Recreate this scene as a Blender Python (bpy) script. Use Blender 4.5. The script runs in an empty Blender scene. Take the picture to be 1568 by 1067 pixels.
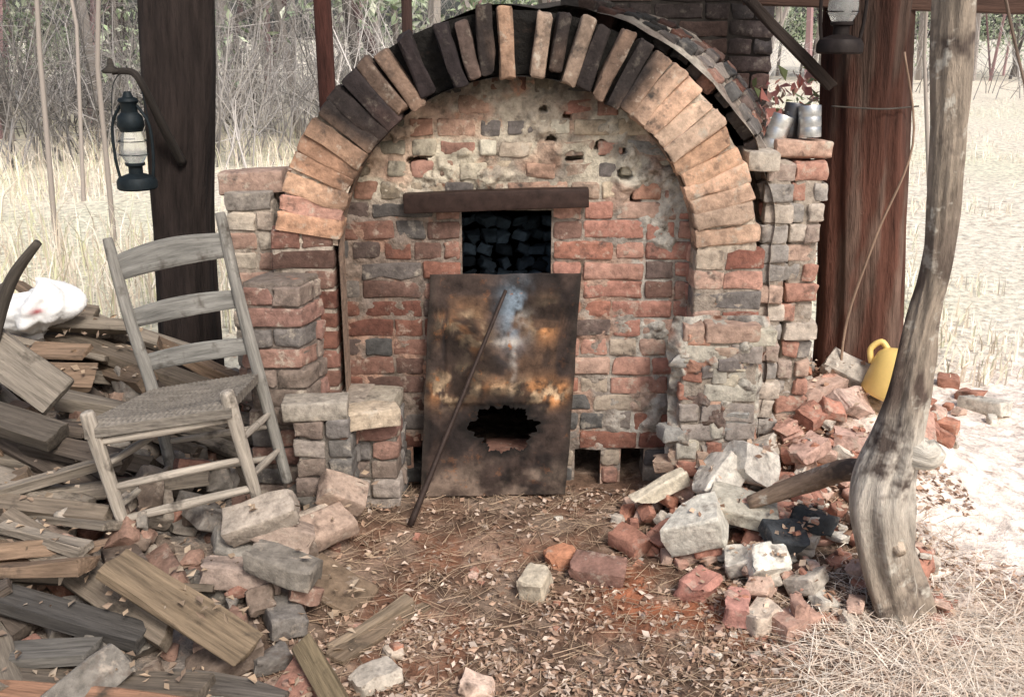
import bpy, math, random
import numpy as np
from mathutils import Vector, Matrix
rng=np.random.default_rng(11); random.seed(5)
R=lambda a,b: float(rng.uniform(a,b))
scene=bpy.context.scene
col=scene.collection

# ------------------------------------------------------------------ helpers
def _h(i,j,s): 
    v=np.sin(i*127.1+j*311.7+s*74.7)*43758.5453
    return v-np.floor(v)
def vn(x,y,s=0):
    x=np.asarray(x,float);y=np.asarray(y,float)
    xi=np.floor(x);yi=np.floor(y);fx=x-xi;fy=y-yi
    fx=fx*fx*(3-2*fx);fy=fy*fy*(3-2*fy)
    a=_h(xi,yi,s);b=_h(xi+1,yi,s);c=_h(xi,yi+1,s);d=_h(xi+1,yi+1,s)
    return a+(b-a)*fx+(c-a)*fy+(a-b-c+d)*fx*fy
def fbm(x,y,s=0,o=4):
    t=0;a=.5;f=1;n=0
    for k in range(o):
        t=t+a*vn(np.asarray(x)*f+k*17.3,np.asarray(y)*f-k*9.1,s+k);n+=a;a*=.5;f*=2
    return t/n
def sst(a,b,x):
    t=np.clip((np.asarray(x,float)-a)/(b-a),0,1);return t*t*(3-2*t)

class MB:
    def __init__(s): s.V=[];s.F=[];s.C=[];s.L=[];s.n=0
    def add(s,v,f,c,loc=None):
        v=np.asarray(v,float).reshape(-1,3);n=len(v)
        c=np.asarray(c,float)
        if c.ndim==1: c=np.tile(c,(n,1))
        if loc is None: loc=v
        s.V.append(v);s.C.append(c);s.L.append(np.asarray(loc,float))
        if isinstance(f,np.ndarray): f=[f]
        for a in f:
            if isinstance(a,np.ndarray): s.F.extend((a+s.n).tolist())
            else: s.F.append([i+s.n for i in a])
        s.n+=n
    def build(s,name,mat,parent=None,smooth=True,sharp=None):
        me=bpy.data.meshes.new(name)
        V=np.concatenate(s.V);C=np.concatenate(s.C);L=np.concatenate(s.L)
        me.from_pydata(V.tolist(),[],s.F);me.update()
        a=me.attributes.new('Col','FLOAT_COLOR','POINT')
        a.data.foreach_set('color',np.clip(np.hstack([C,np.ones((len(C),1))]),0,1).astype(np.float32).ravel())
        a=me.attributes.new('Loc','FLOAT_VECTOR','POINT')
        a.data.foreach_set('vector',L.astype(np.float32).ravel())
        if smooth:
            me.polygons.foreach_set('use_smooth',[True]*len(me.polygons))
            if sharp: me.set_sharp_from_angle(angle=math.radians(sharp))
        me.materials.append(mat)
        o=bpy.data.objects.new(name,me);col.objects.link(o)
        if parent: o.parent=parent
        return o
def empty(name,loc=(0,0,0)):
    e=bpy.data.objects.new(name,None);col.objects.link(e);e.empty_display_size=.1;return e

def mk(name,rough=.9,scale=(20,20,20),vary=.35,bump=.5,dist=.006,stain=None,metal=0,spec=.25,simple=False):
    m=bpy.data.materials.new(name);m.use_nodes=True;nt=m.node_tree;N=nt.nodes;K=nt.links
    b=N['Principled BSDF'];b.inputs['Roughness'].default_value=rough;b.inputs['Metallic'].default_value=metal
    b.inputs['Specular IOR Level'].default_value=spec
    ac=N.new('ShaderNodeAttribute');ac.attribute_name='Col'
    if simple:
        K.new(ac.outputs['Color'],b.inputs['Base Color']);return m
    al=N.new('ShaderNodeAttribute');al.attribute_name='Loc'
    mp=N.new('ShaderNodeMapping');mp.inputs['Scale'].default_value=scale
    K.new(al.outputs['Vector'],mp.inputs['Vector'])
    n1=N.new('ShaderNodeTexNoise');n1.inputs['Scale'].default_value=1;n1.inputs['Detail'].default_value=5;n1.inputs['Roughness'].default_value=.7
    K.new(mp.outputs[0],n1.inputs['Vector'])
    mr=N.new('ShaderNodeMapRange');mr.inputs['From Min'].default_value=.3;mr.inputs['From Max'].default_value=.7
    mr.inputs['To Min'].default_value=1-vary;mr.inputs['To Max'].default_value=1+vary
    K.new(n1.outputs['Fac'],mr.inputs['Value'])
    vm=N.new('ShaderNodeVectorMath');vm.operation='SCALE'
    K.new(ac.outputs['Color'],vm.inputs[0]);K.new(mr.outputs[0],vm.inputs['Scale'])
    out=vm.outputs[0]
    if stain:
        # stains fade out where the surface itself is sooty/dark
        lum=N.new('ShaderNodeMath');lum.operation='MULTIPLY';lum.inputs[1].default_value=6.0;lum.use_clamp=True
        K.new(ac.outputs['Fac'],lum.inputs[0])
        for k,(c,lo,hi,sc) in enumerate(stain):
            ns=N.new('ShaderNodeTexNoise');ns.inputs['Scale'].default_value=sc;ns.inputs['Detail'].default_value=4
            ns.inputs['Roughness'].default_value=.7
            ad=N.new('ShaderNodeVectorMath');ad.inputs[1].default_value=(k*7.3+3,k*2.1,1.7*k)
            K.new(al.outputs['Vector'],ad.inputs[0]);K.new(ad.outputs[0],ns.inputs['Vector'])
            m2=N.new('ShaderNodeMapRange');m2.inputs['From Min'].default_value=lo;m2.inputs['From Max'].default_value=hi
            K.new(ns.outputs['Fac'],m2.inputs['Value'])
            mm_=N.new('ShaderNodeMath');mm_.operation='MULTIPLY';K.new(m2.outputs[0],mm_.inputs[0]);K.new(lum.outputs[0],mm_.inputs[1])
            mx=N.new('ShaderNodeMixRGB');mx.inputs[2].default_value=(*c,1)
            K.new(mm_.outputs[0],mx.inputs[0]);K.new(out,mx.inputs[1]);out=mx.outputs[0]
    K.new(out,b.inputs['Base Color'])
    bp=N.new('ShaderNodeBump');bp.inputs['Strength'].default_value=bump;bp.inputs['Distance'].default_value=dist
    K.new(n1.outputs['Fac'],bp.inputs['Height']);K.new(bp.outputs[0],b.inputs['Normal'])
    return m

M_brick=mk('brick_mat',.92,(34,34,34),.42,.8,.008,[((.50,.44,.36),.57,.73,20),((.06,.05,.045),.57,.74,14)])
M_rub=mk('rubble_mat',.92,(34,34,34),.42,.8,.008,[((.46,.39,.32),.57,.74,15),((.10,.07,.055),.57,.74,11)])
M_mort=mk('mortar_mat',.95,(34,34,34),.45,1,.012,[((.10,.08,.06),.57,.72,18),((.34,.18,.12),.60,.72,12)])
M_wood=mk('wood_mat',.85,(6,80,80),.5,.8,.006,[((.055,.045,.035),.57,.72,9)])
M_bark=mk('bark_mat',.95,(3,26,26),.6,1,.025)
M_bark2=mk('pale_bark_mat',.95,(9,42,42),.5,1,.012,[((.09,.07,.06),.55,.68,7),((.50,.47,.41),.56,.66,11)])
M_ground=mk('ground_mat',.97,(16,16,16),.5,1,.025,[((.36,.26,.20),.56,.70,15)])
M_leaf=mk('leaf_mat',.85,simple=True)
M_fol=mk('foliage_mat',.8,simple=True)
M_rust=mk('rust_mat',.85,(16,16,16),.65,.7,.005,[((.32,.13,.05),.60,.70,19),((.018,.015,.014),.50,.64,9)],metal=.1)
M_iron=mk('iron_mat',.6,(30,30,30),.4,.3,.002,metal=.3)
M_soot=mk('soot_mat',.95,(12,12,12),.5,.8,.01)
M_tin=mk('tin_mat',.35,(20,20,60),.2,.2,.001,metal=.9)
M_plas=mk('plastic_mat',.4,(8,8,8),.12,.2,.002,spec=.5)
M_cloth=mk('bag_mat',.5,(18,18,18),.12,.8,.01,spec=.5)
mg=bpy.data.materials.new('lantern_glass_mat');mg.use_nodes=True
b=mg.node_tree.nodes['Principled BSDF'];b.inputs['Base Color'].default_value=(.9,.92,.9,1);b.inputs['Roughness'].default_value=.12
b.inputs['Transmission Weight'].default_value=.8;b.inputs['IOR'].default_value=1.2

idx={};tv=[];tf=[]
def _vid(k):
    if k not in idx: idx[k]=len(tv);tv.append(k)
    return idx[k]
NN=5
for ax in range(3):
    for side in (0,NN):
        u,w=[a for a in range(3) if a!=ax]
        for i in range(NN):
            for j in range(NN):
                q=[]
                for di,dj in ((0,0),(1,0),(1,1),(0,1)):
                    k=[0,0,0];k[ax]=side;k[u]=i+di;k[w]=j+dj;q.append(_vid(tuple(k)))
                flip=(side==0)^(ax==1)
                tf.append(q[::-1] if flip else q)
TV=np.array(tv);TF=np.array(tf)
def block(mb,L,W,H,M,c,r=.006,amp=.0015,cuts=0,chip=.3,cfun=None,jit=.06):
    """rounded, worn, optionally broken block; local x=L, y=W, z=H"""
    P=np.zeros((len(TV),3));hs=(L/2,W/2,H/2)
    for a,h in enumerate(hs):
        rr=min(r,h*.6)
        P[:,a]=np.array([-h,-h+rr,-.36*h,.36*h,h-rr,h])[TV[:,a]]
    hh=np.array([h-min(r,h*.6) for h in hs])
    q=np.clip(P,-hh,hh);d=P-q;n=np.linalg.norm(d,axis=1,keepdims=True)
    P=q+np.where(n>1e-9,d/np.maximum(n,1e-9)*r,0)
    for k in range(3):
        kv=rng.normal(size=3)*35*(k+1);dv=rng.normal(size=3)
        P+=np.outer(np.sin(P@kv+R(0,6)),dv)*amp/(k*.5+1)
    nc=cuts+(1 if R(0,1)<chip else 0)
    for k in range(nc):
        nrm=rng.normal(size=3);
        if k<cuts: nrm[0]*=2.2
        nrm/=np.linalg.norm(nrm)
        ext=float(np.abs(nrm)@np.array(hs))
        dd=ext*(R(.35,.75) if k<cuts else R(.72,.9))
        s=P@nrm-dd
        P-=np.outer(np.where(s>0,s,0),nrm)
    P+=rng.normal(size=P.shape)*amp*.35
    M=np.array(M)
    W_=P@M[:3,:3].T+M[:3,3]
    c=np.array(c)*(1+R(-jit,jit))
    C=np.tile(c,(len(P),1))
    if cfun is not None: C=cfun(W_,C)
    mb.add(W_,TF,C,P+rng.uniform(-50,50,3))
def TR(x,y,z,rx=0,ry=0,rz=0):
    from mathutils import Euler
    return Matrix.Translation((x,y,z))@Euler((rx,ry,rz)).to_matrix().to_4x4()
def frame(p0,p1,roll=0):
    p0=Vector(p0);p1=Vector(p1);d=(p1-p0);L=d.length;x=d.normalized()
    up=Vector((0,0,1)) if abs(x.z)<.95 else Vector((0,1,0))
    y=up.cross(x).normalized();z=x.cross(y)
    m=Matrix((x,y,z)).transposed().to_4x4()
    return Matrix.Translation((p0+p1)/2)@m@Matrix.Rotation(roll,4,'X'),L
def board(mb,p0,p1,w,t,c,roll=0,r=.004,amp=.002,cuts=0):
    M,L=frame(p0,p1,roll);block(mb,L,w,t,M,c,r=r,amp=amp,cuts=cuts,chip=.5)
def crs(P,n):
    P=np.array(P,float);k=len(P);out=[]
    for i in range(k-1):
        a=P[max(i-1,0)];b=P[i];c=P[i+1];d=P[min(i+2,k-1)]
        for t in np.linspace(0,1,n,endpoint=False):
            out.append(.5*((2*b)+(-a+c)*t+(2*a-5*b+4*c-d)*t*t+(-a+3*b-3*c+d)*t**3))
    out.append(P[-1]);return np.array(out)
def tube(mb,pts,rad,c,n=10,sub=6,amp=0,cap=True,freq=6,cfun=None):
    A=crs(np.hstack([np.array(pts,float),np.array(rad,float)[:,None]]),sub)
    P=A[:,:3];r=np.abs(A[:,3]);T=np.gradient(P,axis=0);T/=np.linalg.norm(T,axis=1,keepdims=True)+1e-12
    ref=np.array([0,1,0]) if abs(T[0][1])<.8 else np.array([1,0,0])
    V=[];L=[];s=0;th=np.linspace(0,2*math.pi,n,endpoint=False);sd=R(0,50)
    for i in range(len(P)):
        u=np.cross(T[i],ref);u/=np.linalg.norm(u);w=np.cross(T[i],u)
        if i: s+=np.linalg.norm(P[i]-P[i-1])
        k=1+amp*((vn(np.cos(th)*2+sd,np.sin(th)*2+s*freq,3)-.5)*1.2+(vn(np.cos(th)*5+sd,np.sin(th)*5+s*freq*.7,5)-.5)*.8)
        rr=(r[i]*k)[:,None]
        V.append(P[i]+rr*(np.cos(th)[:,None]*u+np.sin(th)[:,None]*w))
        L.append(np.stack([np.full(n,s+sd),np.cos(th)*r[i],np.sin(th)*r[i]],1))
    V=np.concatenate(V);L=np.concatenate(L);m=len(P);F=[]
    i=np.arange(m-1)[:,None]*n;j=np.arange(n)[None,:];j2=(j+1)%n
    F=np.stack([i+j,i+j2,i+n+j2,i+n+j],-1).reshape(-1,4)
    fs=[F]
    if cap: fs+=[list(range(n))[::-1],[ (m-1)*n+k for k in range(n)]]
    C=np.tile(np.array(c,float),(len(V),1))
    if cfun is not None: C=cfun(V,C)
    mb.add(V,fs,C,L)
def lathe(mb,prof,M,c,n=24):
    th=np.linspace(0,2*math.pi,n,endpoint=False);V=[]
    for r,z in prof: V.append(np.stack([r*np.cos(th),r*np.sin(th),np.full(n,z)],1))
    V=np.concatenate(V);m=len(prof);M=np.array(M)
    i=np.arange(m-1)[:,None]*n;j=np.arange(n)[None,:];j2=(j+1)%n
    F=np.stack([i+j,i+j2,i+n+j2,i+n+j],-1).reshape(-1,4)
    mb.add(V@M[:3,:3].T+M[:3,3],[F],c,V)
def grid(mb,nu,nv,fn,cfn,mask=None,flip=False):
    u,v=np.meshgrid(np.linspace(0,1,nu),np.linspace(0,1,nv),indexing='ij')
    P=fn(u.ravel(),v.ravel());C=cfn(P,u.ravel(),v.ravel())
    i=np.arange(nu-1)[:,None]*nv;j=np.arange(nv-1)[None,:]
    F=np.stack([i+j,i+nv+j,i+nv+j+1,i+j+1],-1).reshape(-1,4)
    if flip: F=F[:,::-1]
    if mask is not None:
        ctr=P[F].mean(1);F=F[mask(ctr)]
    mb.add(P,[F],C)
def pick(pal): return np.array(pal[int(rng.integers(len(pal)))])
def mixc(C,c,f): return C*(1-f[:,None])+np.array(c)*f[:,None]

# ------------------------------------------------------------------ terrain
def gh(x,y):
    g=lambda cx,cy,sx,sy,h: h*np.exp(-((x-cx)/sx)**2-((y-cy)/sy)**2)
    z=g(-1.25,2.6,.5,.55,.13)+g(-1.85,3.5,.6,.5,.40)+g(1.15,3.45,.40,.42,.32)+g(.9,2.75,.32,.35,.06)+g(.93,3.12,.17,.17,.08)
    near=np.exp(-((x/4)**2+((y-2.5)/3)**2))
    z=z+near*(.022*(fbm(x*5,y*5,1)-.5)*2+.014*(fbm(x*22,y*22,2)-.5)*2)
    z=z+(1-near)*.25*(fbm(x*.25,y*.25,5)-.5)*sst(5,12,np.hypot(x,y))
    return z
def axis(lo,hi,step,far):
    a=list(np.arange(lo,hi+1e-6,step));s=step;p=hi
    while p<far: s*=1.22;p+=s;a.append(p)
    s=step;p=lo
    while p>-far: s*=1.22;p-=s;a.insert(0,p)
    return np.array(a)
gx=axis(-2.4,2.4,.02,400);gy=axis(1.4,4.6,.02,400)
X,Y=np.meshgrid(gx,gy,indexing='ij');X=X.ravel();Y=Y.ravel()
Z=gh(X,Y)
dirt=np.array([.135,.088,.062]);clay=np.array([.33,.125,.065]);ash=np.array([.24,.22,.20]);straw=np.array([.80,.74,.62])
C=np.tile(dirt,(len(X),1))
n1=fbm(X*4,Y*4,9)
cl=sst(.44,.62,n1)*.6*np.exp(-((X-.35)/.85)**2-((Y-2.3)/.6)**2)+np.exp(-((X-.42)/.22)**2-((Y-2.38)/.11)**2)*.95+np.exp(-((X+.15)/.22)**2-((Y-2.72)/.12)**2)*.45+np.exp(-((X-1.02)/.3)**2-((Y-3.2)/.3)**2)*.95
C=mixc(C,clay,np.clip(cl,0,1))
C=mixc(C,ash,sst(-.45,-.75,X)*sst(.30,.5,fbm(X*3,Y*3,4))*.9)
C=mixc(C,(.33,.25,.19),sst(.48,.66,fbm(X*9,Y*9,14))*.6)
edge=sst(1.05,1.4,X+.25*(n1-.5)*2);C=mixc(C,(.86,.76,.68),edge)  # near-white ground on the right stands in for a light leak
far=sst(4.0,5.4,Y+.6*(n1-.5)*2);C=mixc(C,straw,far)  # field ground paled too, its colour stands in for overexposure
far2=sst(-2.2,-3.2,X);C=mixc(C,straw,far2);C=mixc(C,straw*.9,sst(1.0,.2,Y))
C=mixc(C,(.68,.70,.52),sst(.5,.7,fbm(X*.5,Y*.5,21))*far*.5)
mb=MB();nu,nv=len(gx),len(gy)
i=np.arange(nu-1)[:,None]*nv;j=np.arange(nv-1)[None,:]
F=np.stack([i+j,i+nv+j,i+nv+j+1,i+j+1],-1).reshape(-1,4)
mb.add(np.stack([X,Y,Z],1),[F],C);mb.build('ground',M_ground)

# ------------------------------------------------------------------ kiln
kiln=empty('brick_kiln')
CX,CZ,RI,RO=.018,.82,.565,.762
red=[(.31,.145,.105),(.26,.115,.085),(.35,.19,.145),(.21,.125,.10),(.39,.23,.18),(.17,.125,.11)]
pinky=[(.47,.27,.21),(.43,.22,.17),(.50,.34,.27),(.38,.18,.13),(.47,.39,.31)]
grey=[(.18,.165,.155),(.23,.20,.185),(.14,.135,.13),(.30,.26,.23)]
tan=[(.58,.37,.25),(.62,.41,.29),(.54,.32,.21),(.60,.44,.33),(.63,.43,.31)]
cream=[(.56,.50,.39),(.52,.43,.32),(.42,.31,.24),(.32,.31,.29),(.58,.54,.44),(.44,.25,.18),(.18,.16,.15),(.48,.31,.23)]
def faces_soot(x,z):
    n=fbm(x*7,z*7,37)
    r=np.hypot(x-CX,z-CZ);ang=np.degrees(np.arctan2(z-CZ,x-CX))
    s=.75*sst(.46,.56,r)*sst(45,70,ang)*(1-sst(125,150,ang))*sst(.25,.5,n+.1)
    s=s+.55*np.exp(-((x+.02)/.30)**2-((z-1.13)/.07)**2)*sst(.38,.58,n)
    s=s+.5*np.exp(-((x+.05)/.17)**2-((z-.98)/.06)**2)
    return s
def soot_and_tone(Wp,C):
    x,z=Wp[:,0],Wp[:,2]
    s=sst(.0,-.5,x)*.42+sst(.5,.0,z)*.25+.25*fbm(x*8,z*8,31)+faces_soot(x,z)  # darker towards left and bottom, mottled, plus the soot marks
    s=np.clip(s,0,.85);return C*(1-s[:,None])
def sub_iv(iv,a,b):
    o=[]
    for p,q in iv:
        if b<=p or a>=q: o.append((p,q));continue
        if a>p:o.append((p,a))
        if b<q:o.append((b,q))
    return [t for t in o if t[1]-t[0]>.02]
def infill_iv(z):
    if z<CZ: iv=[(-.60,.60)]
    else:
        d=.61**2-(z-CZ)**2
        if d<=0: return []
        w=math.sqrt(d);iv=[(CX-w,CX+w)]
    if z<.13:
        for a in ((.218,.309),(.377,.457)): iv=sub_iv(iv,*a)
    if .05<z<.16: iv=sub_iv(iv,-.345,-.285)
    if .10<z<.965: iv=sub_iv(iv,-.165,.13)
    return iv
mb=MB();z=.0;row=0
while z<1.43:
    rh=.066+R(-.002,.002);zc=z+rh/2
    for (a,b_) in infill_iv(zc):
        x=a-(R(0,.1) if (a<-.3 and zc>CZ) else 0)
        first=True
        while x<b_-.005:
            L=.205 if R(0,1)<.45 else .1
            if R(0,1)<.15: L=R(.07,.15)
            if first and row%2: L=.1
            if zc>1.05: L=R(.06,.14)
            if b_-x<L+.04: L=b_-x
            first=False
            xc=x+L/2
            if zc>1.02: p=cream if R(0,1)<.75 else pinky
            elif xc>.1: p=pinky if R(0,1)<.78 else red
            else: p=red if R(0,1)<.85 else grey
            if zc<.35 and R(0,1)<.22: p=grey
            if not (zc>1.03 and R(0,1)<.10):
                hh=rh-(.008 if zc<1.03 else R(.010,.022))
                block(mb,L-.009-(R(0,.014) if zc>1.03 else 0),.12,hh,TR(xc,3.26+R(-.004,.003)+(R(0,.008) if zc>1.03 else 0),zc+(R(-.005,.005) if zc>1.03 else R(-.002,.002)),0,R(-.05,.05) if zc>1.03 else R(-.010,.010),R(-.015,.015)),pick(p),r=.007,amp=.002,cfun=soot_and_tone,chip=.4)
            x+=L
    z+=rh;row+=1
mb.build('front_wall_bricks',M_brick,kiln,sharp=40)
pits=[(R(-.4,.45),R(1.08,1.32),R(.008,.016)) for k in range(9)]+[(-.30,1.115,.022),(-.27,1.15,.018),(.20,1.13,.020),(.36,1.08,.018),(-.48,1.09,.02),(.40,1.0,.016),(.28,1.17,.018)]
def mf(u,v):
    x=-.6+1.2*u;z=1.42*v
    n=fbm(x*14,z*14,41);n2=fbm(x*45,z*45,43)
    t=sst(.98,1.1,z)+sst(.2,.5,x)*.6+.20
    pr=(n-.58)*.10*t+ .008*(n2-.5)
    y=3.2035-np.clip(pr,-.004,.020)
    for a,b_,r in pits: y=y+.07*(((x-a)/(r*1.3))**2+((z-b_)/r)**2<1+1.6*(n2-.5)+1.2*(n-.5))
    return np.stack([x,y,z],1)
def mc(P,u,v):
    x,z=P[:,0],P[:,2]
    C=np.tile([.30,.25,.21],(len(P),1))
    C=mixc(C,(.58,.52,.41),sst(.95,1.08,z)*(.4+.6*sst(.3,.6,fbm(x*7,z*7,44))))
    C=mixc(C,(.50,.48,.43),sst(.2,.5,x)*.8)
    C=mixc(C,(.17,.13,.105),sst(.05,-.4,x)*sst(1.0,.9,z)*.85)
    C=mixc(C,(.17,.14,.12),sst(.52,.68,fbm(x*13,z*13,47))*.6)
    C=mixc(C,(.40,.22,.15),sst(.50,.62,fbm(x*9,z*9,147))*.5)
    return mixc(C,(.03,.027,.025),np.clip(faces_soot(x,z),0,.85))
def mm(c):
    x,z=c[:,0],c[:,2]
    k=np.ones(len(c),bool)
    k&=~((z<.13)&(((x>.218)&(x<.309))|((x>.377)&(x<.457))))
    k&=~((z>.05)&(z<.16)&(x>-.345)&(x<-.285))
    k&=~((z>.10)&(z<.965)&(x>-.165)&(x<.13))
    k&=~((z>CZ)&(((x-CX)**2+(z-CZ)**2)>.6**2))
    return k
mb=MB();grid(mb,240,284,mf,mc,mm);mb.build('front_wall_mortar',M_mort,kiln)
mb=MB()
def quad(mb,a,b,c,d,colr): mb.add([a,b,c,d],[np.array([[0,1,2,3]])],colr)
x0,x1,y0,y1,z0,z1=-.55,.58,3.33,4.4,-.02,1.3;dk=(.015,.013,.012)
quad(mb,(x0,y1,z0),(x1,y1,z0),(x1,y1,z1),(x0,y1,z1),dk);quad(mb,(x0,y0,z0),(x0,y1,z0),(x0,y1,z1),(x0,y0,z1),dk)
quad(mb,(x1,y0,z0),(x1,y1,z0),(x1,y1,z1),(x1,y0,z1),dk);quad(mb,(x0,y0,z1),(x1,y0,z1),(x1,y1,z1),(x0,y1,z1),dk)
for r_ in range(9):
    for k in range(10):
        block(mb,.06,.06,.035,TR(-.27+.06*k+R(-.02,.02),3.40+.022*r_+R(-.02,.02),.50+.045*r_,R(-.3,.3),R(-.5,.5),R(-.5,.5)),np.array((.045,.065,.085))*R(.2,2.2),amp=.004,cuts=2)
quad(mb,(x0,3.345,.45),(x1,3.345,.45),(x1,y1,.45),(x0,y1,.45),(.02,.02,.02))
mb.build('fire_chamber',M_soot,kiln)
def arch_soot(ang): return sst(44,60,ang)*(1-sst(136,156,ang))
mb=MB();am=MB()
def ringc(Wp,C):
    x,z=Wp[:,0]-CX,Wp[:,2]-CZ;ang=np.degrees(np.arctan2(z,x));r=np.hypot(x,z)
    n=fbm(x*9,z*9,61)
    s=arch_soot(ang)*(.90+.25*sst(.3,.6,n))
    s=np.maximum(s,sst(.67,.57,r)*.6*sst(25,60,ang)*(1-sst(160,172,ang)))
    s=np.maximum(s,sst(.5,.65,fbm(x*6,z*6,63))*.35)
    s=s*keep
    s=np.clip(s,0,.97)[:,None]
    return C*(1-s)+np.array([.014,.014,.016])*s
nb=35;A0,A1=5.0,172.5
tanned={14:.60,16:.55,18:.5,20:.72,24:.62,25:.72,12:.7}
for k in range(nb):
    ang=A0+(A1-A0)*(k+.5)/nb
    th=math.radians(ang+R(-.5,.5))
    crown=60<ang<130
    keep=tanned.get(k,1.0)
    p=tan if ang<100 else (tan+pinky[:3])
    if ang>125: p=[tuple(np.array(c)*.85) for c in tan[:3]]+pinky[:2]
    Lr=RO-RI+(R(-.03,.02) if crown else R(-.01,.008));rc=(RO+RI)/2+(R(-.012,.012) if crown else 0)
    t=.046 if crown else .0585
    M=TR(CX+rc*math.cos(th),3.08+.05+R(-.008,.004),CZ+rc*math.sin(th))@Matrix.Rotation(-th+(R(-.07,.07) if crown else R(-.018,.018)),4,'Y')
    if k in (17,22): continue
    block(mb,Lr,.1,t+R(-.004,.004),M,pick(p),r=.007,amp=.003,cfun=ringc,chip=.6,jit=.12)
mb.build('arch_bricks',M_brick,kiln,sharp=40)
def rf(u,v):
    ang=np.radians(2+173*u);r=RI+.004+(RO-RI-.012)*v
    x=CX+r*np.cos(ang);z=CZ+r*np.sin(ang)
    return np.stack([x,3.092+.008*(fbm(x*40,z*40,3)-.5)*2+.050*sst(54,62,np.degrees(ang))*(1-sst(126,136,np.degrees(ang))),z],1)
def rc_(P,u,v):
    ang=2+173*u;C=np.tile([.54,.46,.37],(len(P),1));return mixc(C,(.012,.011,.010),np.clip(arch_soot(ang)*1.1,0,1))
grid(am,260,26,rf,rc_)
def sf(u,v):
    ang=np.radians(-2+184*u);r=RI+.006*(fbm(u*60,v*10,8)-.5)
    return np.stack([CX+r*np.cos(ang),3.09+.14*v,CZ+r*np.sin(ang)],1)
grid(am,160,12,sf,lambda P,u,v: mixc(np.tile([.30,.22,.17],(len(P),1)),(.03,.027,.025),sst(.2,.4,u)*(1-sst(.75,.95,u))))
for sx in (-1,1):
    def jf(u,v): return np.stack([np.full_like(u,CX+sx*RI),3.09+.14*v,CZ*u+.01],1)
    grid(am,60,12,jf,lambda P,u,v: np.tile([.25,.18,.14],(len(P),1)))
am.build('arch_mortar',M_mort,kiln)
mb=MB()
SH=.26;VX=CX+.035
def vf(u,v):
    y=3.15+1.5*v
    ang=np.clip((u-.2)/.6,0,1)*math.pi
    r=.775+.02*v+.022*(fbm(u*30,v*14,71)-.5)*2
    x=VX+r*np.cos(ang)+SH*(y-3.1);z=CZ+r*np.sin(ang)
    low=np.where(u<.2,(1-u/.2),np.where(u>.8,(u-.8)/.2,0))
    z=np.where(low>0,CZ*(1-low)-.02*low,z)
    return np.stack([x,y,z],1)
def vc(P,u,v):
    C=np.tile([.24,.20,.17],(len(P),1));C=mixc(C,(.42,.38,.32),sst(.45,.6,fbm(u*40,v*20,72))*.8)
    return mixc(C,(.025,.022,.02),sst(.36,.46,u)*.93)
grid(mb,150,90,vf,vc,flip=True)
mb.build('vault_shell',M_mort,kiln)
mb=MB()
for k in range(17):
    ang=6+4.9*k;y=3.19+R(0,.05)
    while y<4.3:
        th=math.radians(ang+R(-.6,.6));r=.766+R(-.006,.008);s=sst(46,66,ang)
        c=pick(red+grey+grey)*(1-.9*float(s))*.8
        M=TR(VX+r*math.cos(th)+SH*(y+.1-3.1),y+.1,CZ+r*math.sin(th),0,0,-math.atan(SH))@Matrix.Rotation(-th,4,'Y')
        block(mb,.06,.195,.056,M,c,amp=.003,chip=.6);y+=.212
mb.build('vault_bricks',M_brick,kiln,sharp=40)
def masonry(mb,mm_,x0,x1,y0,y1,z0,z1,pal,M=None,rh=.066,cfun=None,mcol=(.34,.29,.24),rough=0,bl=.2,joint=.006):
    M=M or Matrix.Identity(4);z=z0;row=0
    while z<z1-.02:
        for side in range(4):
            if side==0: a,b_,fx=x0,x1,lambda s,L:(s+L/2,y0+.05,0)
            elif side==1: a,b_,fx=y0+.1,y1,lambda s,L:(x1-.05,s+L/2,math.pi/2)
            elif side==2: a,b_,fx=y0+.1,y1,lambda s,L:(x0+.05,s+L/2,math.pi/2)
            else: a,b_,fx=x0+.1,x1-.1,lambda s,L:(s+L/2,y1-.05,0)
            s=a;f=True
            while s<b_-.01:
                L=bl if R(0,1)<.7 else bl*.5
                if f and row%2: L=bl*.5
                if b_-s<L+.04: L=b_-s
                f=False
                x,y,rz=fx(s,L)
                if x1-x0<.12 and side in(1,2): s+=L;continue
                block(mb,L-.008,.1,rh-.008,M@TR(x+R(-1,1)*rough,y+R(-1,1)*rough,z+rh/2,R(-.01,.01),R(-.01,.01),rz+R(-.02,.02)),pick(pal),amp=.0025,cfun=cfun,chip=.5)
                s+=L
        z+=rh;row+=1
    block(mm_,(x1-x0)-2*joint,(y1-y0)-2*joint,(z1-z0)-.012,M@TR((x0+x1)/2,(y0+y1)/2,(z0+z1)/2),mcol,r=.01,amp=.001,chip=0)
mb=MB();mo=MB()
masonry(mb,mo,-.765,-.560,3.085,3.30,.0,.925,red+pinky[:2],cfun=soot_and_tone)
masonry(mb,mo,.575,.80,3.085,3.30,.0,.862,pinky+red[:3]+grey[:1])
pier=[(.24,.14,.115),(.19,.15,.125),(.16,.145,.135),(.21,.165,.14),(.28,.17,.135),(.15,.14,.13)]
sk=Matrix.Identity(4);sk[0][1]=.30;sk=Matrix.Translation((0,3.2,0))@sk@Matrix.Translation((0,-3.2,0))
masonry(mb,mo,-.765,-.572,2.95,3.2,-.02,.79,pier,M=sk,rough=.004,mcol=(.17,.14,.12),joint=.010)
masonry(mb,mo,-.56,-.365,2.99,3.19,-.02,.31,grey+pier,rough=.005,mcol=(.17,.15,.13),joint=.012)
masonry(mb,mo,-.68,-.50,2.86,3.0,-.02,.36,grey+pier,rough=.006,mcol=(.17,.15,.13),joint=.012)
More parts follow.
